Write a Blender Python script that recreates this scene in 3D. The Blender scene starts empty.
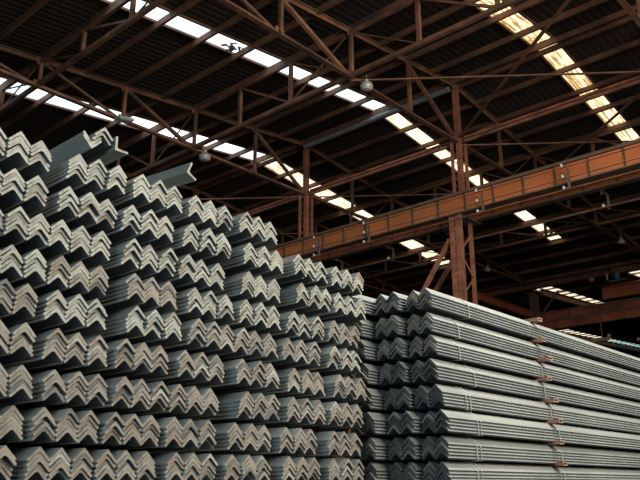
import bpy, bmesh, math, random
from mathutils import Vector, Matrix
random.seed(7)
C = bpy.context.scene.collection
H = 0.40                      # eye height: the picture is taken crouching by the stacks
R2 = math.sqrt(2)

# ------------------------------------------------------------------ materials
def new_mat(name):
    m = bpy.data.materials.new(name); m.use_nodes = True
    nt = m.node_tree; nt.nodes.clear()
    out = nt.nodes.new('ShaderNodeOutputMaterial')
    return m, nt, out
def metal(name, c1, c2, rough=.55, metallic=.0, scale=6., stretch=(1,1,1), rust=None, rust_amt=.5, bump=.15, objvar=.25):
    """procedural painted / rusted steel: two noise-mixed tones, optional rust, per-object value shift"""
    m, nt, out = new_mat(name); N = nt.nodes.new; L = nt.links.new
    tc = N('ShaderNodeTexCoord'); mp = N('ShaderNodeMapping'); mp.inputs['Scale'].default_value = stretch
    L(tc.outputs['Object'], mp.inputs['Vector'])
    n1 = N('ShaderNodeTexNoise'); n1.inputs['Scale'].default_value = scale; n1.inputs['Detail'].default_value = 5
    L(mp.outputs[0], n1.inputs['Vector'])
    r1 = N('ShaderNodeValToRGB'); r1.color_ramp.elements[0].position = .35; r1.color_ramp.elements[1].position = .65
    r1.color_ramp.elements[0].color = (*c1, 1); r1.color_ramp.elements[1].color = (*c2, 1)
    L(n1.outputs['Fac'], r1.inputs[0]); col = r1.outputs[0]
    oi = N('ShaderNodeObjectInfo')
    if rust:
        n2 = N('ShaderNodeTexNoise'); n2.inputs['Scale'].default_value = scale*.45; n2.inputs['Detail'].default_value = 8
        ad = N('ShaderNodeVectorMath'); ad.operation = 'ADD'
        sc = N('ShaderNodeMath'); sc.operation = 'MULTIPLY'; sc.inputs[1].default_value = 37.
        L(oi.outputs['Random'], sc.inputs[0]); L(mp.outputs[0], ad.inputs[0]); L(sc.outputs[0], ad.inputs[1]); L(ad.outputs[0], n2.inputs['Vector'])
        r2 = N('ShaderNodeValToRGB'); r2.color_ramp.elements[0].position = .62-rust_amt*.3; r2.color_ramp.elements[1].position = .78-rust_amt*.2
        L(n2.outputs['Fac'], r2.inputs[0])
        mx = N('ShaderNodeMixRGB'); mx.inputs[2].default_value = (*rust, 1)
        L(r2.outputs[0], mx.inputs[0]); L(col, mx.inputs[1]); col = mx.outputs[0]
    if objvar:
        mr = N('ShaderNodeMapRange'); mr.inputs[3].default_value = 1-objvar; mr.inputs[4].default_value = 1+objvar*.6
        L(oi.outputs['Random'], mr.inputs[0])
        mu = N('ShaderNodeVectorMath'); mu.operation = 'SCALE'
        L(col, mu.inputs[0]); L(mr.outputs[0], mu.inputs['Scale']); col = mu.outputs[0]
    p = N('ShaderNodeBsdfPrincipled'); L(col, p.inputs['Base Color'])
    p.inputs['Roughness'].default_value = rough; p.inputs['Metallic'].default_value = metallic
    if bump:
        b = N('ShaderNodeBump'); b.inputs['Strength'].default_value = bump; b.inputs['Distance'].default_value = .01
        L(n1.outputs['Fac'], b.inputs['Height']); L(b.outputs[0], p.inputs['Normal'])
    L(p.outputs[0], out.inputs[0])
    return m
M = {}
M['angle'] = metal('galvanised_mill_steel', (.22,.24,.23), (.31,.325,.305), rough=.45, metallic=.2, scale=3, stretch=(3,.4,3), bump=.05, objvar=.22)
M['angle_edge'] = metal('lit_steel_edge', (.36,.38,.37), (.50,.52,.50), rough=.5, metallic=.1, scale=3, stretch=(3,.4,3), bump=.05, objvar=.2)  # light caught along the leg edges, painted in as a paler tone
M['angle_inner'] = metal('shaded_steel_face', (.075,.092,.11), (.125,.145,.165), rough=.5, metallic=.2, scale=3, stretch=(3,.4,3), bump=.05, objvar=.2)  # navy shade of the undersides, painted into the colour
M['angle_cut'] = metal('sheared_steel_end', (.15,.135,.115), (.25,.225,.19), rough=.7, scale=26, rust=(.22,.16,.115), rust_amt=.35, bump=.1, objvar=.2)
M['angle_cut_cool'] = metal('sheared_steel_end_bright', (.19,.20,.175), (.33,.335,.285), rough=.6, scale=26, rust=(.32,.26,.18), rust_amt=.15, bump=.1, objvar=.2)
M['angle_cut_dark'] = metal('sheared_steel_end_dull_shaded', (.075,.08,.08), (.125,.125,.12), rough=.7, scale=26, rust=(.12,.085,.065), rust_amt=.25, bump=.1, objvar=.3)  # shade on the right stack's ends painted in; also random darker bars
M['rust'] = metal('rusty_brown_steel', (.15,.066,.038), (.27,.128,.074), rough=.75, scale=2.5, rust=(.10,.055,.04), rust_amt=.5, objvar=.25)
M['purlin'] = metal('purlin_brown_steel', (.13,.060,.038), (.22,.105,.060), rough=.7, scale=1.5, rust=(.06,.035,.028), rust_amt=.5, objvar=.3)
M['column'] = metal('column_oxide_red', (.30,.11,.065), (.42,.17,.10), rough=.7, scale=4, rust=(.17,.075,.05), rust_amt=.5, objvar=.15)
M['girder'] = metal('crane_girder_orange_rust', (.50,.135,.045), (.70,.22,.08), rough=.65, scale=.9, stretch=(1,.5,1), rust=(.36,.16,.06), rust_amt=.55, objvar=.1)
M['girder_red'] = metal('crane_girder_red_rust', (.40,.10,.05), (.52,.15,.07), rough=.65, scale=.9, rust=(.15,.055,.03), rust_amt=.5, objvar=.1)
M['flange'] = metal('girder_flange_grey_brown', (.13,.09,.07), (.21,.15,.12), rough=.7, scale=3, objvar=0)
M['pipe'] = metal('grey_pipe_paint', (.17,.19,.20), (.25,.27,.28), rough=.5, scale=2, objvar=0)
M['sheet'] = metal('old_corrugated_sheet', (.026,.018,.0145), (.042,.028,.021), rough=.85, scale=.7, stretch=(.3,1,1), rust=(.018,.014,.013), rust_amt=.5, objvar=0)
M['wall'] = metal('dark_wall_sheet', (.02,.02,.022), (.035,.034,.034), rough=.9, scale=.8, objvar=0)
M['floor'] = metal('dusty_concrete', (.03,.028,.026), (.045,.042,.04), rough=.9, scale=.9, rust=(.036,.033,.03), rust_amt=.4, objvar=0)
M['lamp'] = metal('lamp_aluminium', (.42,.43,.42), (.55,.55,.53), rough=.4, metallic=.3, scale=8, objvar=0)
M['lens'] = metal('lamp_lens', (.55,.56,.55), (.62,.62,.6), rough=.2, scale=8, objvar=0, bump=0)
M['white'] = metal('white_porcelain', (.75,.74,.70), (.85,.84,.80), rough=.3, scale=8, objvar=0, bump=0)
M['wire'] = metal('strapping_wire', (.34,.33,.31), (.46,.45,.42), rough=.5, metallic=.2, scale=20, objvar=0)
M['timber'] = metal('old_skid_timber', (.11,.075,.05), (.18,.13,.09), rough=.9, scale=5, stretch=(1,6,6), objvar=.2)
M['spacer'] = metal('rusty_spacer_tube', (.30,.14,.085), (.42,.22,.14), rough=.8, scale=9, rust=(.20,.10,.07), rust_amt=.4, objvar=.25)
M['spacer_end'] = metal('spacer_cut_end', (.34,.26,.21), (.46,.37,.31), rough=.6, scale=20, objvar=.1)
M['debris'] = metal('grey_debris', (.16,.16,.13), (.38,.38,.31), rough=.9, scale=8, objvar=0)
M['red'] = metal('hoist_red_paint', (.42,.10,.08), (.5,.14,.11), rough=.5, scale=6, objvar=0)
M['blue'] = metal('hoist_blue_paint', (.07,.09,.20), (.11,.14,.27), rough=.5, scale=6, objvar=0)
M['yellow'] = metal('hoist_yellow_tag', (.6,.5,.25), (.7,.6,.35), rough=.6, scale=6, objvar=0)
M['pink'] = metal('faded_pink_steel', (.42,.30,.28), (.5,.38,.35), rough=.6, scale=6, objvar=0)

def glazing(name, base, streak, strength, amount, seed=0.):
    """translucent fibreglass roof sheet glowing with daylight, streaked with dirt running down the slope"""
    m, nt, out = new_mat(name); N = nt.nodes.new; L = nt.links.new
    tc = N('ShaderNodeTexCoord'); mp = N('ShaderNodeMapping'); mp.inputs['Scale'].default_value = (.55, 7, 1); mp.inputs['Location'].default_value = (seed, seed*3, 0)
    L(tc.outputs['Object'], mp.inputs['Vector'])
    n = N('ShaderNodeTexNoise'); n.inputs['Scale'].default_value = 2.2; n.inputs['Detail'].default_value = 6; n.inputs['Roughness'].default_value = .65
    L(mp.outputs[0], n.inputs['Vector'])
    r = N('ShaderNodeValToRGB'); e = r.color_ramp.elements
    e[0].position = .36+amount*.12; e[0].color = (*streak, 1); e[1].position = .46+amount*.16; e[1].color = (*base, 1)
    L(n.outputs['Fac'], r.inputs[0])
    em = N('ShaderNodeEmission'); em.inputs['Strength'].default_value = strength; L(r.outputs[0], em.inputs[0])
    L(em.outputs[0], out.inputs[0])
    return m
M['sky_white'] = glazing('skylight_daylight_white', (.80,.93,1.0), (.45,.50,.50), 2.2, 0.)
M['sky_warm'] = glazing('skylight_daylight_warm', (1.0,.80,.48), (.30,.16,.05), 1.9, .5, 3.)
M['sky_cream'] = glazing('skylight_daylight_cream', (1.0,.86,.62), (.5,.36,.18), 1.7, .25, 5.)
M['sky_far'] = glazing('skylight_daylight_far', (1.0,.92,.68), (.6,.5,.3), 1.3, .2, 8.)
M['sky_cyan'] = glazing('skylight_daylight_cyan', (.55,.95,1.0), (.4,.6,.6), 1.2, .0, 2.)

# ------------------------------------------------------------------ mesh helpers
def extrude(bm, prof, p0, p1, up=(0,0,1), m_side=0, m_cap=0):
    p0, p1 = Vector(p0), Vector(p1); d = (p1-p0).normalized(); up = Vector(up)
    if abs(d.dot(up)) > .98: up = Vector((1,0,0))
    u = d.cross(up).normalized(); v = u.cross(d)
    a = [bm.verts.new(p0+u*x+v*y) for x, y in prof]; b = [bm.verts.new(p1+u*x+v*y) for x, y in prof]
    n = len(prof)
    for i in range(n):
        f = bm.faces.new((a[i], a[(i+1)%n], b[(i+1)%n], b[i])); f.material_index = m_side
    f = bm.faces.new(a[::-1]); f.material_index = m_cap
    f = bm.faces.new(b); f.material_index = m_cap
def rect(w, h): return [(-w/2,-h/2),(w/2,-h/2),(w/2,h/2),(-w/2,h/2)]
def Lp(a, t): return [(-a/2,-a/2),(a/2,-a/2),(a/2,-a/2+t),(-a/2+t,-a/2+t),(-a/2+t,a/2),(-a/2,a/2)]
def Tp(w, h, t): return [(-w/2,-h/2),(w/2,-h/2),(w/2,-h/2+t),(t/2,-h/2+t),(t/2,h/2),(-t/2,h/2),(-t/2,-h/2+t),(-w/2,-h/2+t)]
def Cp(w, h, t): return [(-w/2,-h/2),(w/2,-h/2),(w/2,-h/2+t),(-w/2+t,-h/2+t),(-w/2+t,h/2-t),(w/2,h/2-t),(w/2,h/2),(-w/2,h/2)]
def Ip(w, h, t): return [(-w/2,-h/2),(w/2,-h/2),(w/2,-h/2+t),(t/2,-h/2+t),(t/2,h/2-t),(w/2,h/2-t),(w/2,h/2),(-w/2,h/2),(-w/2,h/2-t),(-t/2,h/2-t),(-t/2,-h/2+t),(-w/2,-h/2+t)]
def bar(bm, p0, p1, w, h, **k): extrude(bm, rect(w,h), p0, p1, **k)
def lathe(bm, prof, seg=20, c=(0,0,0)):
    rings = []
    for r, z in prof:
        rings.append([bm.verts.new((c[0]+r*math.cos(2*math.pi*i/seg), c[1]+r*math.sin(2*math.pi*i/seg), c[2]+z)) for i in range(seg)])
    for a, b in zip(rings, rings[1:]):
        for i in range(seg): bm.faces.new((a[i], a[(i+1)%seg], b[(i+1)%seg], b[i]))
    bm.faces.new(rings[0][::-1]); bm.faces.new(rings[-1])
def mesh_from(name, bm, mats, smooth=False):
    bmesh.ops.recalc_face_normals(bm, faces=bm.faces)
    me = bpy.data.meshes.new(name); bm.to_mesh(me); bm.free()
    for m in (mats if isinstance(mats, (list, tuple)) else [mats]): me.materials.append(m)
    if smooth:
        for p in me.polygons: p.use_smooth = True
    return me
def obj(name, me, parent=None, loc=(0,0,0), rot=(0,0,0)):
    o = bpy.data.objects.new(name, me); C.objects.link(o); o.location = loc; o.rotation_euler = rot
    if parent: o.parent = parent
    return o
def mk(name, fn, mats, parent=None, loc=(0,0,0), rot=(0,0,0), smooth=False):
    bm = bmesh.new(); fn(bm); return obj(name, mesh_from(name, bm, mats, smooth), parent, loc, rot)
def tag(o, label, cat, group=None):
    o['label'] = label; o['category'] = cat
    if group: o['group'] = group
    return o
def thing(name, label, cat, loc=(0,0,0), rotz=0, group=None):
    o = bpy.data.objects.new(name, None); C.objects.link(o); o.empty_display_size = .1
    o.location = loc; o.rotation_euler = (0,0,rotz)
    return tag(o, label, cat, group)
def struct(o): o['kind'] = 'structure'; return o
ORD = ['first','second','third','fourth','fifth','sixth','seventh','eighth','ninth','tenth','eleventh','twelfth','thirteenth','fourteenth','fifteenth','sixteenth']

# ------------------------------------------------------------------ steel angle bundles
LEG, T, PITCH = .0755, .0118, .1055
A = LEG/R2
NEST = .0207
LEN = 6.0
def chevron(s=1.0, t=T):
    a = A*s
    q = t/R2
    return [(-a,0),(-a+q,-q),(-.006,a-t*R2-.006),(.006,a-t*R2-.006),(a-q,-q),(a,0),(.0025,a-.0012),(0,a-.0002),(-.0025,a-.0012)]
def angle_mesh(length, capmat, s=1.0, t=T, edge=2):
    bm = bmesh.new(); extrude(bm, chevron(s, t), (0,0,0), (0,length,0), m_side=0, m_cap=1)
    bm.faces.ensure_lookup_table()
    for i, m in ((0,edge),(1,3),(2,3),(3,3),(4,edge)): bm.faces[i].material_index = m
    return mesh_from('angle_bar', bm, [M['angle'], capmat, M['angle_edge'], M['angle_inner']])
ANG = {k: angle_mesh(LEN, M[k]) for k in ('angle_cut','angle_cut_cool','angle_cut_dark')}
ANGR = {k: angle_mesh(LEN, M[k], 1., .0125, 3) for k in ('angle_cut','angle_cut_cool','angle_cut_dark')}  # right-stack bars: edges take the shaded tone, painting dark gap lines
def make_bundle(label, x0, zpeak, y0, n, layers, group, cut, rotz=0, pitch=PITCH, sags=None, jy=.014, ang=ANG, jit=1.0):
    """n nested stacks side by side; (x0,y0) is the middle of the end face; zpeak the highest ridge"""
    zfoot = zpeak - A - (layers-1)*NEST
    root = thing('angle_bundle', label, 'steel bundle', (x0, y0, zfoot-T/R2), rotz, group)
    for i in range(n):
        sx = (i-(n-1)/2)*pitch + random.uniform(-.002,.002); sy = random.uniform(-jy, jy)*.6
        drift = random.uniform(-.0016,.0016)
        for j in range(layers):
            mat = cut if random.random() < .85 else ('angle_cut' if cut != 'angle_cut' else ('angle_cut_dark' if random.random() < .5 else 'angle_cut_cool'))
            z = T/R2 + (layers-1-j)*NEST + random.uniform(-.0016,.0016)*jit
            obj('angle_bar', ang[mat], root, (sx + (j*drift + random.uniform(-.0016,.0016))*jit, sy+random.uniform(-jy, jy), z),
                (0, math.radians(random.uniform(-1.3,1.3)*jit), math.radians(random.uniform(-.02,.02)*jit)))
    return root

D = 3.06
# ends seen in the left stack: per column, middle of the end face and its half-width, in units of D; rows share heights
rowz = [.501,.4415,.3845,.3295,.2755,.219,.161,.106,.052]
cols = [
 [(.408,.474),(.408,.474),(.419,.486),(.421,.489),(.413,.481),(.416,.483),(.422,.490),(.420,.487),(.411,.478)],
 [(.541,.607),(.531,.598),(.523,.590),(.530,.598),(.529,.597),(.537,.605),(.543,.612),(.533,.599),(.529,.595)],
 [(.656,.723),(.641,.710),(.649,.719),(.660,.730),(.668,.735),(.650,.719),(.654,.719),(.641,.709),(.634,.703)],
 [(.776,.847),(.766,.835),(.764,.833),(.784,.853),(.794,.862),(.773,.842),(.764,.831),(.754,.823),(.760,.830)],
 [(.896,.966),(.907,.977),(.906,.977),(.904,.975),(.897,.968),(.901,.972),(.906,.979),(.889,.960),(.886,.957)],
 [None,(1.042,1.110),(1.058,1.129),(1.028,1.099),(1.019,1.092),(1.037,1.107),(1.032,1.103),(1.009,1.081),(1.020,1.091)],
 [None,(1.158,1.229),(1.169,1.242),(1.149,1.222),(1.150,1.221),(1.161,1.232),(1.148,1.219),(1.146,1.217),(1.151,1.221)],
]
rowz6 = [None,.449,.394,.329,.2755,.2175,.1615,.1045,.0525]
GL = 'angle bundles in the left stack'
lastx = {}
for ci, col in enumerate(cols):
    first = next(k for k, v in enumerate(col) if v)
    for k in range(11):
        if k < 9:
            if col[k] is None: continue
            xc = (col[k][0]+col[k][1])/2*D
            zp = (rowz6[k] if ci >= 5 else rowz[k])*D
        else:                                             # the rows below the picture that carry the stack to the skids
            xc = (col[8][0]+col[8][1])/2*D + random.uniform(-.02,.02); zp = (rowz[8]-.0561*(k-8))*D
        if k in lastx: xc = max(xc, lastx[k]+.3235)
        lastx[k] = xc
        n = k-first
        if ci == 1: n += 1
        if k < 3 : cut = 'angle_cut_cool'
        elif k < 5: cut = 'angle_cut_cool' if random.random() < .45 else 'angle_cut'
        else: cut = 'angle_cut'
        pos = ['first','second','third','fourth','fifth','sixth','last'][ci]
        vert = 'topmost' if n == 0 else ORD[n]+' from top'
        make_bundle('grey steel angle bundle, %s in %s column from left of left stack' % (vert, pos), xc, zp+H, D+random.uniform(-.012,.012), 3, 5, GL, cut)
# loosely laid remainder on top of the second column: a nest lying open side up, a nest ridge up, one angle standing on its leg
topz = .501*D + H
r = thing('loose_angle_bundle', 'loose short pile of grey angles, some open side up, atop second column', 'steel bundle', (1.78, D, topz+.004), 0)
for j in range(2):
    obj('angle_bar', ANG['angle_cut_cool'], r, (-.070, .004*j, .040+A+j*NEST), (0, math.pi, 0))['label'] = 'angle lying open side up'
for j in range(2):
    obj('angle_bar', ANG['angle_cut_cool'], r, (-.025+.004*j, -.012*j-.01, .146-A+j*NEST), (0, 0, 0))
obj('angle_bar', ANG['angle_cut_cool'], r, (.041+.0375, -.03, .063+.0375), (0, math.radians(-135), 0))['label'] = 'angle standing upright on one leg'
# lone angle skewed across the third column
o = obj('lone_angle_bar', angle_mesh(3.0, M['angle_cut_cool']), None, (2.339, D, 1.658+H), (math.radians(-1.0), math.radians(-113), math.radians(7.6)))
tag(o, 'single long steel angle lying skewed on top of the third column', 'steel angle')

# right stack, bars running away to the right; rows of two-nest bundles
XR = 4.10
RR = [((425.5,287),(411.75,290),(397.5,292.5),(386,296),(371,299)),((425.5,310.5),(413,314),(398.75,316),(387.5,320),(364,324)),
 ((428,332.5),(417,335.5),(397.5,338.75),(385,341),(367.5,343.75)),((430,358),(418,360.5),(403.75,362.5),(391,364.5),(367.5,367.5)),
 ((435,384),(422,386),(408.75,387.5),(394,388.75),(372.5,389.5)),((441,408.75),(429,410.5),(413.75,411.75),(399.5,413),(375,412.5)),
 ((441,435.5),(428,436),(412.5,438),(398,438),(375,438.75)),((442,461),(428.5,461.5),(411,462),(397,462.5),(374,462.5))]
F = 741.; PITCH_CAM = math.atan(246/741.); AX = math.radians(42.1)
ch, sh = math.cos(AX), math.sin(AX); cp, sp = math.cos(PITCH_CAM), math.sin(PITCH_CAM)
def yaw_y(px, py, X):            # distance along the stack face read off a bearing
    a, b = (px-320)/F, -(py-240)/F
    rx = ch*cp + a*sh - ch*sp*b; ry = sh*cp - a*ch - sh*sp*b
    return ry/rx*X
rz = [.313,.272,.2345,.194,.153,.1133,.074,.036]
GR = 'angle bundles in the right stack'
strapx = [(4.56,),(4.41,),(4.38,5.61),(4.54,5.60),(4.37,4.42,5.62),(4.44,4.48,5.66),(4.42,4.47,5.68),(4.42,4.47,5.70),(4.5,),(4.4,)]
def wire_loop(bm, pts, rad=.0036):
    n = len(pts)
    for i in range(n):
        a, b = Vector(pts[i]), Vector(pts[(i+1)%n])
        extrude(bm, [(rad*math.cos(q*math.pi/3), rad*math.sin(q*math.pi/3)) for q in range(6)], a, b, up=(1,0,0))
yfront = []
for k in range(10):
    kk = min(k, 7); pts = RR[kk]
    zp = (rz[kk] if k < 8 else rz[7]-.0405*(k-7))*XR + H
    vert = 'topmost' if k == 0 else ORD[k]+' from top'
    Xs = (XR, XR-.055, XR-(.17 if k else .30))
    for b in range(3):
        X = Xs[b] + random.uniform(-.012,.012)
        y1 = yaw_y(*pts[2*b], X) if b < 2 else yaw_y(*pts[4], X)
        y2 = yaw_y(*pts[2*b+1], X) if b < 2 else y1+PITCH
        yc = (y1+y2)/2
        if b == 0: front_y = yc
        if b: yc = max(yc, prev_y + .2265)
        prev_y = yc
        if b == 0: yfront.append(yc - PITCH/2 - A)
        cut = 'angle_cut' if k in (0,1,2) else 'angle_cut_dark'  # upper ends painted as lit, lower ends as shaded
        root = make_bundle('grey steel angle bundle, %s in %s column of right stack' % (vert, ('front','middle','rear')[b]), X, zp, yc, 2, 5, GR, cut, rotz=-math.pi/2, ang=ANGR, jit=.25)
        if b == 0:
            w = PITCH/2; zt = A + 4*NEST + T/R2 + .003
            for sx in strapx[k]:
                for e in ((0, .0) if False else (0,)):
                    y = sx - X
                    lean = random.uniform(-.02,.03)
                    zf = 4*NEST+T/R2
                    loop = [(w+A+.004, y, zf-.002), (w+.002, y-lean*.4-.02, zt), (-w-.002, y-lean-.03, zt), (-w-A-.004, y-lean*.4-.02, zf), (-w-A-.004, y, -.001), (w+A+.004, y+.008, -.001)]
                    mk('strap_wire', lambda bm, L=loop: wire_loop(bm, L), M['wire'], root)
# rusty square-tube spacers between the rows (they stick out of the long side) and one on top
def tube(bm, p0, p1, w, h, t=.005):
    p0, p1 = Vector(p0), Vector(p1)
    d = (p1-p0).normalized(); u = d.cross(Vector((0,0,1))).normalized(); v = u.cross(d)
    def ring(p, a, b): return [bm.verts.new(p+u*sx*a/2+v*sz*b/2) for sx, sz in ((-1,-1),(1,-1),(1,1),(-1,1))]
    o0, o1, i0, i1 = ring(p0,w,h), ring(p1,w,h), ring(p0,w-2*t,h-2*t), ring(p1,w-2*t,h-2*t)
    for i in range(4):
        j = (i+1)%4
        bm.faces.new((o0[i],o0[j],o1[j],o1[i])); bm.faces.new((i0[j],i0[i],i1[i],i1[j]))
        for a, b in ((o0,i0),(i1,o1)):
            f = bm.faces.new((a[i],b[i],b[j],a[j])); f.material_index = 1
for k in range(9):
    zt = (rz[k] if k < 8 else rz[7]-.0405)*XR + H           # ridge of row k; spacer lies under row k-? -> on top of it
    z = zt + .0135
    stick = random.uniform(.055,.085)
    yf = min(yfront)
    lab = 'rusty square tube spacer lying across the top of the right stack' if k == 0 else 'rusty square tube spacer sticking out on the right stack, %s from top' % ORD[k]
    s = mk('spacer_tube', lambda bm: tube(bm, (0,-.05 if k == 0 else -stick,0), (0,.92,0), .07, .027), [M['spacer'], M['spacer_end']], None, (5.66+random.uniform(-.03,.03)-.006*k, yfront[k]+.02, z))
    tag(s, lab, 'spacer', 'spacer tubes of the right stack')
    s2 = mk('spacer_tube', lambda bm: tube(bm, (0,.05,0), (0,.80,0), .05, .026), [M['spacer'], M['spacer_end']], None, (9.2, yfront[k], z))
    tag(s2, 'rusty square tube spacer buried in the far end of the right stack', 'spacer', 'far spacer tubes of the right stack')
for k in range(10):                                          # spacers inside the left stack
    for yy, lab in ((D+.75, 'rusty spacer tube buried near the front of the left stack'), (D+5.2, 'rusty spacer tube buried near the back of the left stack')):
        zz = (rowz[k] if k < 9 else rowz[8]-.0561)*D + H + .0145
        s = mk('spacer_tube', lambda bm: tube(bm, (1.20,0,0), (3.82 if k else 2.95,0,0), .05, .026), [M['spacer'], M['spacer_end']], None, (0, yy, zz)); tag(s, lab, 'spacer', lab.replace('rusty spacer tube','spacer tubes'))
for yy in (3.5, 5.9, 8.4):
    s = mk('timber_skid', lambda bm: bar(bm, (1.1,0,0), (3.9,0,0), .12, .075), M['timber'], None, (0,yy,.0375)); tag(s, 'old timber skid on the floor under the left stack', 'skid', 'timber skids under the left stack')
for xx in (4.6, 7.0, 9.4):
    s = mk('timber_skid', lambda bm: bar(bm, (0,2.5,0), (0,3.55,0), .12, .07), M['timber'], None, (xx,0,.035)); tag(s, 'old timber skid on the floor under the right stack', 'skid', 'timber skids under the right stack')

# ------------------------------------------------------------------ the shed: geometry constants (metres, heights above the eye + H)
XC, HALF, SLOPE = 17., 17., .115
ZB = 9.38+H; ZT = 11.20+H; ZS = 11.42+H
NODES = [17-2.42*i for i in range(7)]                     # 17, 14.58 ... 2.48
def ztop(x, xc=XC): return ZT - SLOPE*abs(xc-x)
TY = [4., 10., 16., 22., 28., -2., -8.]
# trusses -------------------------------------------------------------
def build_truss(label, y):
    root = thing('roof_truss', label, 'truss', (XC, y, ZB), 0, 'roof trusses of the near bay')
    def P(x, z, dy=0): return (x-XC, dy, z-ZB)
    mk('bottom_chord', lambda bm: (extrude(bm, Tp(.13,.10,.02), P(.2,ZB), P(33.8,ZB))), M['rust'], root)
    mk('top_chord', lambda bm: (extrude(bm, Tp(.14,-.11,-.02), P(.2,ztop(.2)), P(17,ZT)), extrude(bm, Tp(.14,-.11,-.02), P(17,ZT), P(33.8,ztop(33.8)))), M['rust'], root)
    kp = mk('king_post', lambda bm: extrude(bm, Ip(.15,.15,.02), P(17,ZB), P(17,ZT)), M['column'], root)
    for side in (1,-1):
        for i in range(1,7):
            x = XC - side*(XC-NODES[i])
            v = mk('vertical', lambda bm: extrude(bm, Lp(.085,.014), P(x,ZB,-.04), P(x,ztop(x),-.04)), M['rust'], root)
        for i in range(0,6):
            xa, xb = XC-side*(XC-NODES[i]), XC-side*(XC-NODES[i+1])
            if i in (1,): continue
            big = .09 if i in (0,2) else .06
            mk('diagonal', lambda bm: extrude(bm, Lp(big,.014), P(xa,ZB,.04), P(xb,ztop(xb),.04)), M['rust'], root)
    for xx in [XC]+[XC-q*(XC-NODES[i]) for i in range(1,7) for q in (1,-1)]:
        w = .26 if xx == XC else .13
        mk('gusset_plate', lambda bm: bar(bm, P(xx-w,ZB+.05,-.012), P(xx+w,ZB+.05,-.012), .012, .16), M['rust'], root)
        mk('gusset_plate', lambda bm: bar(bm, P(xx-w*.8,ztop(xx)-.07,-.012), P(xx+w*.8,ztop(xx)-.07,-.012), .012, .14), M['rust'], root)
    return root
tl = {4.:'rusty steel roof truss nearest in view, crossing the top right corner', 10.:'rusty roof truss over the column rising behind the right stack',
      16.:'rusty roof truss over the column behind the left stack', 22.:'dark rusty roof truss beyond the two nearer trusses',
      28.:'rusty roof truss furthest back in the near bay', -2.:'rusty roof truss above the viewer', -8.:'rusty roof truss behind the viewer'}
T0 = {}
for y in TY: T0[y] = build_truss(tl[y], y)
for y, nm in ((4.,'nearest'),(10.,'second'),(16.,'third'),(22.,'fourth'),(28.,'fifth')):
    o = mk('rafter_beam', lambda bm: extrude(bm, Ip(.16,.36,.02), (34.3,0,9.25+H), (67.7,0,9.25+H+33.4*.058)), M['rust'], None, (0,y,0))
    tag(o, 'dark brown rafter beam of the second bay, %s from the front' % nm, 'beam', 'rafter beams of the second bay')

# purlins -------------------------------------------------------------
def purlin_mesh(w=.075, h=.15):
    bm = bmesh.new(); extrude(bm, Cp(w,h,.012), (0,-12,0), (0,38,0)); return mesh_from('purlin', bm, M['purlin'])
PM = purlin_mesh()
for side in (1,-1):
    for i in range(14):
        off = .16 if i == 0 else 1.21*i
        x = XC - side*off
        z = ZS - .065 - SLOPE*off - .085
        o = obj('purlin', PM, None, (x,0,z), (0, side*math.atan(SLOPE)*-1, 0))
        w = 'beside the ridge' if i == 0 else '%s down from the ridge' % ORD[i-1]
        tag(o, 'rusty roof purlin %s, %s slope of the near bay' % (w, 'near' if side > 0 else 'far'), 'purlin', 'purlins on the %s slope' % ('near' if side > 0 else 'far'))
def z2(x): return 9.55+H+.058*(x-34)
bmx = bmesh.new(); extrude(bmx, Cp(.05,.07,.012), (0,-12,0), (0,38,0)); PM2 = mesh_from('purlin', bmx, M['rust'])
CARD = ['first','second','third','fourth','fifth','sixth','seventh','eighth','ninth','tenth','eleventh','twelfth','thirteenth','fourteenth','fifteenth','sixteenth','seventeenth','eighteenth','nineteenth','twentieth']
CARD += ['twenty-'+q for q in CARD[:9]] + ['thirtieth'] + ['thirty-'+q for q in CARD[:4]]
for i in range(33):
    x = 35.2+i
    o = obj('purlin', PM2, None, (x,0,z2(x)-.045))
    tag(o, 'dark purlin of the second bay, %s beyond the valley beam' % CARD[i], 'purlin', 'purlins of the second bay')

# roof sheets and skylights -------------------------------------------
STR = [(1.35,1.92),(6.85,7.42),(12.36,12.92),(17.78,18.58)]
def sheet(bm, y0, y1, xa, za, xb, zb):
    per = .20; prof = []; y = y0
    while y < y1-1e-6:
        for dy, dz in ((0,0),(.08,0),(.10,.011),(.18,.011)):
            if y+dy < y1: prof.append((y+dy, dz))
        y += per
    prof.append((y1,0))
    a = [bm.verts.new((xa,q,za+dz)) for q, dz in prof]; b = [bm.verts.new((xb,q,zb+dz)) for q, dz in prof]
    for i in range(len(prof)-1): bm.faces.new((a[i],a[i+1],b[i+1],b[i]))
wn = [0]
def pane(x0, x1, y0, y1, zf, mat):
    wn[0] += 1
    def f(bm):
        # wavy translucent sheet
        n = 8; a = []; b = []
        for i in range(n+1):
            y = y0+(y1-y0)*i/n; dz = .02*(i%2)
            a.append(bm.verts.new((x0,y,zf(x0)+dz))); b.append(bm.verts.new((x1,y,zf(x1)+dz)))
        for i in range(n): bm.faces.new((a[i],a[i+1],b[i+1],b[i]))
    o = struct(mk('window_%d'%wn[0], f, mat))
    fr = mk('window_frame', lambda bm: (bar(bm,(x0,y0-.02,zf(x0)-.03),(x1,y0-.02,zf(x1)-.03),.05,.06), bar(bm,(x0,y1+.02,zf(x0)-.03),(x1,y1+.02,zf(x1)-.03),.05,.06)), M['rust'], o)
    return o
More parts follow.
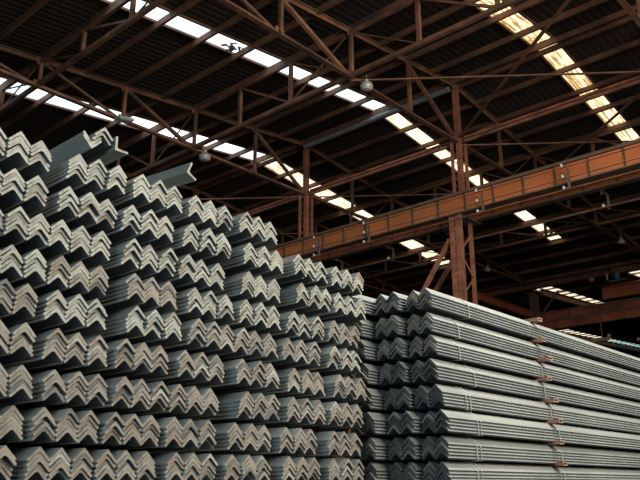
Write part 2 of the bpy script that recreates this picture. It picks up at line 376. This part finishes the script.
def roof(xc, strips, nm, mats, zshift=0.):
    for side in (1,-1):
        zf = lambda x: ZS+zshift-SLOPE*abs(xc-x)
        xa, xb = xc, xc-side*HALF
        cuts = [s for s in strips]
        limit = 12.1 if side < 0 else 17.0
        bm = bmesh.new(); y = -14.
        for (a, b) in cuts:
            sheet(bm, y, a, xa, zf(xa), xb, zf(xb))
            if limit < HALF: sheet(bm, a, b, xc-side*limit, zf(xc-side*limit), xb, zf(xb))
            y = b
        sheet(bm, y, 40., xa, zf(xa), xb, zf(xb))
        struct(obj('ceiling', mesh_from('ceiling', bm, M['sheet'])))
        for (a, b) in cuts:
            m = mats(side, a)
            pane(xc-side*.12, xc-side*limit, a, b, zf, m)
def m1(side, a):
    if side > 0: return M['sky_warm'] if a < 8 else M['sky_white']
    return M['sky_warm'] if a < 8 else M['sky_cream']
roof(17., STR, 'near', m1)
bm = bmesh.new(); y = -14.
for (a, b, xa, xb, mt) in ((11.1,11.8,34.3,37.2,'sky_far'),(15.6,16.6,34.4,42.3,'sky_far'),(21.5,22.9,50.,59.4,'sky_far')):
    sheet(bm, y, a, 34, z2(34), 68, z2(68)); sheet(bm, a, b, 34, z2(34), xa, z2(xa)); y = b
    if b > 22:
        pane(59.4, 67.9, a, b, z2, M['sky_cyan'])
    else: sheet(bm, a, b, xb, z2(xb), 68, z2(68))
    pane(xa, xb, a, b, z2, M[mt])
sheet(bm, y, 40., 34, z2(34), 68, z2(68))
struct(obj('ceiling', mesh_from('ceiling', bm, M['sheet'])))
struct(mk('trim_2', lambda bm: extrude(bm, Cp(.5,.25,.02), (34,-14,9.55+H), (34,40,9.55+H)), M['sheet']))
struct(mk('trim_1', lambda bm: (bar(bm,(17,-14,ZS+.06),(17,40,ZS+.06),.5,.03)), M['sheet']))
# valley beams, ridge pipe ---------------------------------------------
for X, nm in ((33.1,'dark brown valley beam carrying the far edge of the near roof'),(68.,'dark valley beam at the far edge of the second roof'),(.0,'dark brown edge beam at the near edge of the roof')):
    o = mk('valley_beam', lambda bm: extrude(bm, Ip(.25,.42,.03), (0,-13,0), (0,39,0)), M['rust'], None, (X,0,(9.36 if X == 33.1 else 9.17)+H)); tag(o, nm, 'beam')
o = mk('grey_pipe', lambda bm: lathe(bm, [(.085,0),(.085,5.8)], 14), M['pipe'], None, (16.82,10.1,11.06+H), (-math.pi/2,0,0), smooth=False)
tag(o, 'long grey pipe running just under the roof ridge between two trusses', 'pipe')

# longitudinal lattice frames and struts --------------------------------
def lattice(x, ya, yb, label, full=True):
    zt = ztop(x)-.05; ya += .05; yb -= .05
    root = thing('lattice_frame', label, 'lattice frame', (x,(ya+yb)/2,ZB), 0, 'longitudinal lattice frames of the roof')
    yc = (ya+yb)/2
    P = lambda y, z: (0, y-yc, z-ZB)
    mk('bottom_chord', lambda bm: extrude(bm, Lp(.10,.016), P(ya,ZB+.02), P(yb,ZB+.02)), M['rust'], root)
    mk('top_chord', lambda bm: extrude(bm, Lp(.08,.014), P(ya,zt), P(yb,zt)), M['rust'], root)
    ys = [ya+(yb-ya)/3*i for i in range(4)]
    for i in (1,2): mk('vertical', lambda bm: extrude(bm, Lp(.09,.014), P(ys[i],ZB), P(ys[i],zt)), M['rust'], root)
    mk('diagonal', lambda bm: bar(bm, P(ys[1],ZB+.03), P(ys[0],zt), .03, .03), M['rust'], root)
    mk('diagonal', lambda bm: extrude(bm, Lp(.06,.012), P(ys[1],ZB+.03), P(ys[2],zt)), M['rust'], root)
    mk('diagonal', lambda bm: bar(bm, P(ys[2],ZB+.03), P(ys[3],zt), .03, .03), M['rust'], root)
    # flat knee struts in plan from the frame to the purlin plane
    mk('tie_rod', lambda bm: bar(bm, P(ys[1],zt), P(ys[1]-2,ZB+.1), .03, .03), M['rust'], root)
names = {4:'viewer', 10:'second', 16:'third', 22:'fourth', 28:'fifth'}
for x, xn in ((NODES[4],'leftmost'),(NODES[2],'left of ridge'),(NODES[2]*-1+34,'right of ridge'),(34-NODES[4],'by the valley')):
    for ya, yb, w in ((4,10,'between first and second trusses'),(10,16,'between second and third trusses'),(16,22,'between third and fourth trusses'),(22,28,'beyond the fourth truss')):
        lattice(x, ya, yb, 'brown lattice frame, %s, %s' % (xn, w))
for ya, yb, w in ((-2,4,'above the viewer'),(4,10,'right of the near column'),(10,16,'between the two columns'),(16,22,'left of the far column'),(22,28,'beyond the third column')):
    root = thing('ridge_strut', 'paired rusty angle strut joining column heads %s' % w, 'strut', (XC,ya,ZB), 0, 'struts joining the column heads')
    for dz in (.07,-.04): mk('angle', lambda bm: extrude(bm, Lp(.07,.012), (0,.2,dz), (0,yb-ya-.2,dz)), M['column'], root)
rods = [((17,10),(21.84,4),'thin rusty brace rod running right from the near column head'),
        ((17,4),(21.84,10),'thin rusty brace rod crossing beyond the ridge at right'),
        ((12.17,10),(16.75,4.3),'long rusty brace rod sagging level past the bell lamp'),
        ((17,10),(12.4,4.1),'thick rusty brace rising right from the near column head'),
        ((17,16),(12.17,22),'thin rusty brace rod running left from the far column head'),
        ((17,16),(21.84,10),'thin rusty brace rod beyond the ridge between the columns'),
        ((17,22),(21.84,16),'thin rusty brace rod beyond the ridge past the far column')]
for i, (a, b, lab) in enumerate(rods):
    s = .10 if i == 3 else (.055 if i < 3 else .045)
    z = ZB + (.14 if i in (1,3) else -.10)
    o = mk('brace_rod', lambda bm: extrude(bm, Lp(s,.012), (0,0,0), (b[0]-a[0],b[1]-a[1],0)), M['rust'], None, (a[0],a[1],z)); tag(o, lab, 'brace', 'brace rods level with the bottom chords')

# columns ----------------------------------------------------------------
def column(x, y, label, detail=True):
    root = thing('lattice_column', label, 'column', (x,y,0), 0, 'lattice columns')
    zt = 7.0+H
    for i, dy in enumerate((-.092,.092)):
        mk('leg', lambda bm: bar(bm, (-.42,dy,.02), (-.42,dy,zt), .15, .15, up=(0,1,0)), M['column'], root)
    mk('leg', lambda bm: extrude(bm, Ip(.09,.09,.014), (.34,0,.02), (.34,0,zt)), M['column'], root)
    bmx = bmesh.new(); bar(bmx, (0,-.165,0), (0,.165,0), .012, .085); bme = mesh_from('batten_plate', bmx, M['column'])
    z = .3
    while z < zt-.1:
        obj('batten_plate', bme, root, (-.502,0,z)); z += .42
    lm = []
    for a, b in ((-.34,.30),(.30,-.34)):
        bmx = bmesh.new(); bar(bmx, (a,-.03,0), (b,-.03,.62), .055, .012, up=(0,1,0)); lm.append(mesh_from('lacing_bar', bmx, M['column']))
    z = .2; q = 0
    while z < zt-.65:
        obj('lacing_bar', lm[q%2], root, (0,0,z)); z += .62; q += 1
    mk('cap_plate', lambda bm: bar(bm, (-.62,0,zt+.0), (.62,0,zt+.0), .40, .03), M['flange'], root)
    mk('base_plate', lambda bm: bar(bm, (-.7,0,.015), (.6,0,.015), .5, .03), M['flange'], root)
    for dx, dy, w in ((-.15,.14,.07),(.02,0,.13),(.16,-.12,.07)):
        mk('upper_post', lambda bm: extrude(bm, Lp(w,.014), (dx,dy,zt+.02), (dx,dy,ZB-.05)), M['column'], root)
    um = []
    for p, q in (((-.15,.14),(.02,0)),((.02,0),(-.15,.14)),((.16,-.12),(.02,0)),((.02,0),(.16,-.12))):
        bmx = bmesh.new(); bar(bmx, (p[0],p[1],0), (q[0],q[1],.25), .025, .01); um.append(mesh_from('lacing_bar', bmx, M['column']))
    z = zt+.1; n = 0
    while z < ZB-.3:
        obj('lacing_bar', um[n%2], root, (0,0,z)); obj('lacing_bar', um[2+n%2], root, (0,0,z)); z += .25; n += 1
    return root
cl = {10:'rust red lattice column rising behind the right stack',16:'rust red lattice column rising behind the left stack',22:'dark lattice column left of the far column head',4:'lattice column right of the view',-2:'lattice column behind the viewer',28:'lattice column furthest back on the ridge line'}
for y in cl: column(XC, y, cl[y])
def simple_col(x, y, label):
    root = thing('valley_column', label, 'column', (x,y,0), 0, 'columns under the valley beam')
    mk('shaft', lambda bm: extrude(bm, Ip(.34,.34,.03), (0,0,.02), (0,0,8.97+H)), M['rust'], root)
    mk('cap_plate', lambda bm: bar(bm, (-.3,0,8.955+H), (.3,0,8.955+H), .5, .03), M['rust'], root)
    def kn(bm):
        bar(bm, (0,-.15,7.7+H), (0,-1.3,8.95+H), .06, .06)
    mk('knee_brace', kn, M['rust'], root)
for y, w in ((4,'nearest'),(10,'second'),(16,'third'),(22,'fourth'),(28,'fifth')):
    simple_col(33.4, y, 'dark brown column under the valley beam, %s from the front' % w)
    simple_col(68., y, 'dark column at the far side of the second bay, %s from the front' % w)
o = mk('tie_beam', lambda bm: extrude(bm, Ip(.2,.34,.025), (0,0,0), (5.4,0,0)), M['girder_red'], None, (27.7,16,7.86+H)); tag(o, 'dull red tie beam running to the third column under the valley beam', 'beam')
for y in (4,10,16,22,28): simple_col(0., y, 'dark brown column at the near edge of the shed')
# bay braces dropping from the near column head to the foot of the next
for X, y0, z0, y1, lab in ((16.6,.22,6.38,5.15,'rusty diagonal bay brace dropping left of the near column, outer'),(17.4,.35,6.45,5.75,'rusty diagonal bay brace dropping left of the near column, inner')):
    o = mk('bay_brace', lambda bm: extrude(bm, Lp(.10,.016), (0,y0,z0+H), (0,y1,.05)), M['column'], None, (X,10,0)); tag(o, lab, 'brace', 'bay braces between the columns')

# crane girders ----------------------------------------------------------
def girder(x, z0, z1, ya, yb, mat, label, step=.86, off=0., webmat=None, fw=.22):
    root = thing('crane_girder', label, 'girder', (x,ya,z0), 0, 'crane runway girders')
    L = yb-ya; h = z1-z0
    mk('web', lambda bm: bar(bm, (0,0,h/2), (0,L,h/2), .02, h-.02), mat, root)
    mk('top_flange', lambda bm: bar(bm, (0,0,h-.015), (0,L,h-.015), fw, .03), M['flange'], root)
    mk('bottom_flange', lambda bm: bar(bm, (0,0,.015), (0,L,.015), fw, .03), M['flange'], root)
    mk('crane_rail', lambda bm: extrude(bm, Ip(.06,.08,.02), (0,0,h+.04), (0,L,h+.04)), M['flange'], root)
    n = 0; y = off
    while y < L and n < 90:
        mk('stiffener', lambda bm: bar(bm, (0,y,.03), (0,y,h-.03), .15, .014, up=(0,1,0)), M['flange'], root); y += step; n += 1
    return root
girder(16.6, 7.03+H, 7.60+H, 2.2, 27.5, M['girder'], 'orange rusted crane girder on the near face of the columns', off=.55)
girder(17.42, 7.03+H, 7.60+H, 2.2, 27.5, M['girder'], 'orange rusted crane girder behind the columns, below the front one', off=.2)
girder(33.3, 7.08+H, 7.50+H, 4., 16.6, M['girder_red'], 'lower red rusted crane girder far right above the right stack', step=1.1)
girder(34.6, 7.85+H, 8.20+H, 4., 16.6, M['girder_red'], 'upper red rusted crane girder far right, behind the lower one', step=1.2)
# collector rails with porcelain insulators
def holder(x, y, z, label, side=-1, group='insulator brackets on the front girder', zs=(.64,.35,.06)):
    root = thing('insulator_bracket', label, 'bracket', (x,y,z), 0, group)
    mk('bracket_plate', lambda bm: (bar(bm, (.12,-.09,.02), (.12,-.09,max(zs)-.06), .05, .05, up=(0,1,0)),
        *[bar(bm, (.12,-.09,q), (-.02,0,q), .03, .03) for q in zs], *([bar(bm, (-.3,-.09,max(zs)-.04), (.14,-.09,max(zs)-.04), .04, .04)] if x > 17 else [])), M['flange'], root)
    for q in zs:
        mk('insulator', lambda bm: lathe(bm, [(.012,-.04),(.032,-.036),(.022,-.016),(.034,0),(.022,.016),(.030,.036),(.012,.04)], 12, (-.02,0,q)), M['white'], root, smooth=True)
for y, lab in ((4.6,'insulator bracket on the front girder, off to the right'),(6.74,'bracket with three white insulators on the front girder, right of the near column'),(9.11,'bracket with three white insulators on the front girder beside the near column'),
               (12.92,'bracket with three white insulators on the front girder between the columns'),(14.92,'bracket with three white insulators on the front girder right of the far column')):
    holder(16.24, y, 6.76+H, lab)
for i, z in enumerate((7.40,7.11,6.82)):
    o = mk('collector_rail', lambda bm: extrude(bm, Lp(.02 if i < 2 else .04,.008), (0,2.3,0), (0,20,0)), M['rust'], None, (16.22,0,z+H-.065))
    tag(o, '%s thin collector rail running along the front crane girder' % ('upper','middle','lowest')[i], 'rail', 'collector rails on the front girder')
for y, lab in ((6.42,'hanging bracket with two white insulators under the rear girder, at right'),(13.2,'hanging bracket with white insulators under the rear girder, left of the near column'),(15.3,'hanging bracket with white insulators under the rear girder, beside the left stack top')):
    holder(17.8, y, 6.62+H, lab, group='insulator brackets under the rear girder', zs=(.45,.10))
o = mk('collector_rail', lambda bm: extrude(bm, Lp(.05,.012), (0,2.3,0), (0,20,0)), M['rust'], None, (17.8,0,6.76+H-.08)); tag(o, 'thin collector rail hanging below the rear crane girder', 'rail')

# lamps --------------------------------------------------------------------
def bell_lamp(x, y, z, label, s=1., hang=.35):
    root = thing('bell_lamp', label, 'lamp', (x,y,z), 0, 'high bay lamps')
    rf = mk('reflector', lambda bm: lathe(bm, [(.155*s,0),(.175*s,.015),(.18*s,.07*s),(.165*s,.15*s),(.10*s,.20*s),(.07*s,.215*s),(.07*s,.23*s)], 24), M['lamp'], root, smooth=True)
    mk('lens', lambda bm: lathe(bm, [(.10*s,-.02),(.15*s,-.006),(.15*s,.0)], 24), M['lens'], rf, smooth=True)
    mk('housing', lambda bm: lathe(bm, [(.06*s,.22*s),(.06*s,.28*s),(.03*s,.31*s)], 16), M['lamp'], root, smooth=True)
    mk('hanger', lambda bm: lathe(bm, [(.012,.30*s),(.012,hang+.38*s)], 8), M['flange'], root)
bell_lamp(12.30, 9.62, 8.95+H, 'silver bell lamp under the truss, upper middle of the view', .85, .06)
bell_lamp(12.30, 15.6, 8.95+H, 'silver bell lamp hanging in front of the left skylight strip', .95, .05)
bell_lamp(28.3, 15.6, 9.0+H, 'small distant bell lamp right of the near column', .75, .05)
bell_lamp(28.3, 9.7, 9.0+H, 'small distant bell lamp beyond the truss at far right', .75, .05)
root = thing('flood_lamp', 'flat grey flood lamp clipped to the far left truss chord', 'lamp', (9.62,15.7,9.2+H))
mk('housing', lambda bm: (bar(bm, (-.22,0,.0), (.22,0,.07), .26, .07)), M['lamp'], root)
mk('lens', lambda bm: bar(bm, (-.19,0,-.045), (.19,0,.015), .22, .01), M['lens'], root)
mk('bracket', lambda bm: (bar(bm, (0,.0,.03), (0,.30,.16), .03, .03)), M['flange'], root)

# debris lying on a skylight sheet
def deb(bm):
    rnd = random.Random(3)
    for _ in range(26):
        x, y = rnd.gauss(0,.22), rnd.gauss(0,.10); a = rnd.uniform(0,3.1); l = rnd.uniform(.05,.20)
        bar(bm, (x,y,rnd.uniform(-.03,.02)+x*SLOPE), (x+l*math.cos(a), y+l*math.sin(a), rnd.uniform(-.03,.03)+x*SLOPE), rnd.uniform(.03,.09), .012)
o = mk('roof_debris', deb, M['debris'], None, (10.75,12.66,ZS-SLOPE*(17-10.75)-.04)); tag(o, 'clump of grey debris caught on the white skylight strip', 'debris')

# overhead crane bits far right ----------------------------------------------
root = thing('bridge_crane', 'red rusted bridge crane beam high at the far right', 'crane', (36.,8.,8.75+H))
mk('beam', lambda bm: extrude(bm, Ip(.3,.62,.03), (0,0,.31), (0,5.6,.31)), M['girder_red'], root)
mk('walkway_rail', lambda bm: bar(bm, (-.3,-2,.50), (-.3,8.5,.70), .04, .04), M['rust'], root)
root = thing('trolley_hoist', 'red drum and blue motor of the trolley at the far right', 'hoist', (32.4,11.65,8.78+H))
mk('drum', lambda bm: lathe(bm, [(.04,.0),(.11,.03),(.14,.12),(.11,.21),(.04,.24)], 16, (0,1.0,0)), M['red'], root, smooth=True)
mk('motor', lambda bm: (lathe(bm, [(.08,-.06),(.13,-.03),(.13,.2),(.06,.26)], 16, (0,-.15,0)), bar(bm, (0,-.5,-.12),(0,.2,-.12),.12,.06)), M['blue'], root, smooth=False)
mk('hanger', lambda bm: (bar(bm, (.3,.1,.1), (.3,.1,.62), .05, .05), bar(bm, (0,.1,.1), (.3,.1,.1), .05, .05)), M['rust'], root)
mk('tag_plate', lambda bm: bar(bm, (0,.28,-.05), (0,.28,.28), .10, .03, up=(0,1,0)), M['yellow'], root)
for (x, y, z, L, lab) in ((33.0,12.4,6.25,.8,'pale pinkish steel bar end jutting out far right, by the cyan skylights'),(33.,10.4,6.05,.8,'pale pinkish steel end at the right edge of the view')):
    root = thing('crane_buffer', lab, 'buffer', (x,y,z+H))
    mk('beam', lambda bm: bar(bm, (0,0,0), (0,L,0), .12, .13), M['pink'], root)
    mk('hanger', lambda bm: bar(bm, (.25,L/2,.05), (.25,L/2,.95), .04, .04), M['flange'], root)
    mk('buffer', lambda bm: lathe(bm, [(.05,0),(.09,.03),(.09,.14),(.05,.17)], 12, (0,0,.04)), M['lamp'], root)


# ------------------------------------------------------------------ shell
struct(mk('floor', lambda bm: bar(bm, (44,-16,-.05), (44,46,-.05), 120, .1), M['floor']))
def corr(bm, p0, p1, z0, z1):
    p0, p1 = Vector(p0), Vector(p1); n = int((p1-p0).length/.25); d = (p1-p0)/n; nn = Vector((-d.y,d.x,0)).normalized()*.03
    a = [bm.verts.new(p0+d*i+(nn if i%2 else -nn)+Vector((0,0,z0))) for i in range(n+1)]
    b = [bm.verts.new(v.co+Vector((0,0,z1-z0))) for v in a]
    for i in range(n): bm.faces.new((a[i],a[i+1],b[i+1],b[i]))
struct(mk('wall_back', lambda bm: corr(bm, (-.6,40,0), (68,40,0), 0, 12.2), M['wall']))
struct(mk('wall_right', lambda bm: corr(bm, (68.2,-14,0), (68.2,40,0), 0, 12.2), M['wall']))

# ------------------------------------------------------------------ light
def area(name, loc, target, sx, sy, power, color):
    l = bpy.data.lights.new(name, 'AREA'); l.shape = 'RECTANGLE'; l.size = sx; l.size_y = sy; l.energy = power; l.color = color
    o = bpy.data.objects.new(name, l); C.objects.link(o); o.location = loc
    o.rotation_euler = (Vector(target)-Vector(loc)).to_track_quat('-Z','Y').to_euler()
    return o
area('doorway_daylight', (6.0,-6.5,7.6), (4,3,1.9), 8, 2.6, 1400, (1.0,.97,.88))
area('stack_fill', (7.5,0.0,8.7), (6.6,2.8,1.5), 6, 1.4, 1100, (1.0,.97,.86))  # fill lamp added overhead to brighten the right stack's long side
area('side_daylight', (-6,-1.5,3.6), (2,4,2.2), 4, 3, 360, (.55,.82,1.0))
area('roof_bounce', (4,-6,4.5), (17,10,9.5), 5, 3, 700, (1.0,.80,.58))
w = bpy.data.worlds.new('World'); bpy.context.scene.world = w; w.use_nodes = True
w.node_tree.nodes['Background'].inputs[0].default_value = (.45,.62,.75,1); w.node_tree.nodes['Background'].inputs[1].default_value = .035

# ------------------------------------------------------------------ camera
cam = bpy.data.cameras.new('camera'); co = bpy.data.objects.new('camera', cam); C.objects.link(co)
cam.sensor_width = 36; cam.lens = F*36/640; cam.clip_end = 300
co.location = (0,0,H)
fw = Vector((ch*cp, sh*cp, sp))
co.rotation_euler = fw.to_track_quat('-Z','Y').to_euler()
bpy.context.scene.camera = co
sc = bpy.context.scene
sc.view_settings.view_transform = 'Standard'; sc.view_settings.look = 'None'
sc.view_settings.exposure = 0; sc.view_settings.gamma = 1
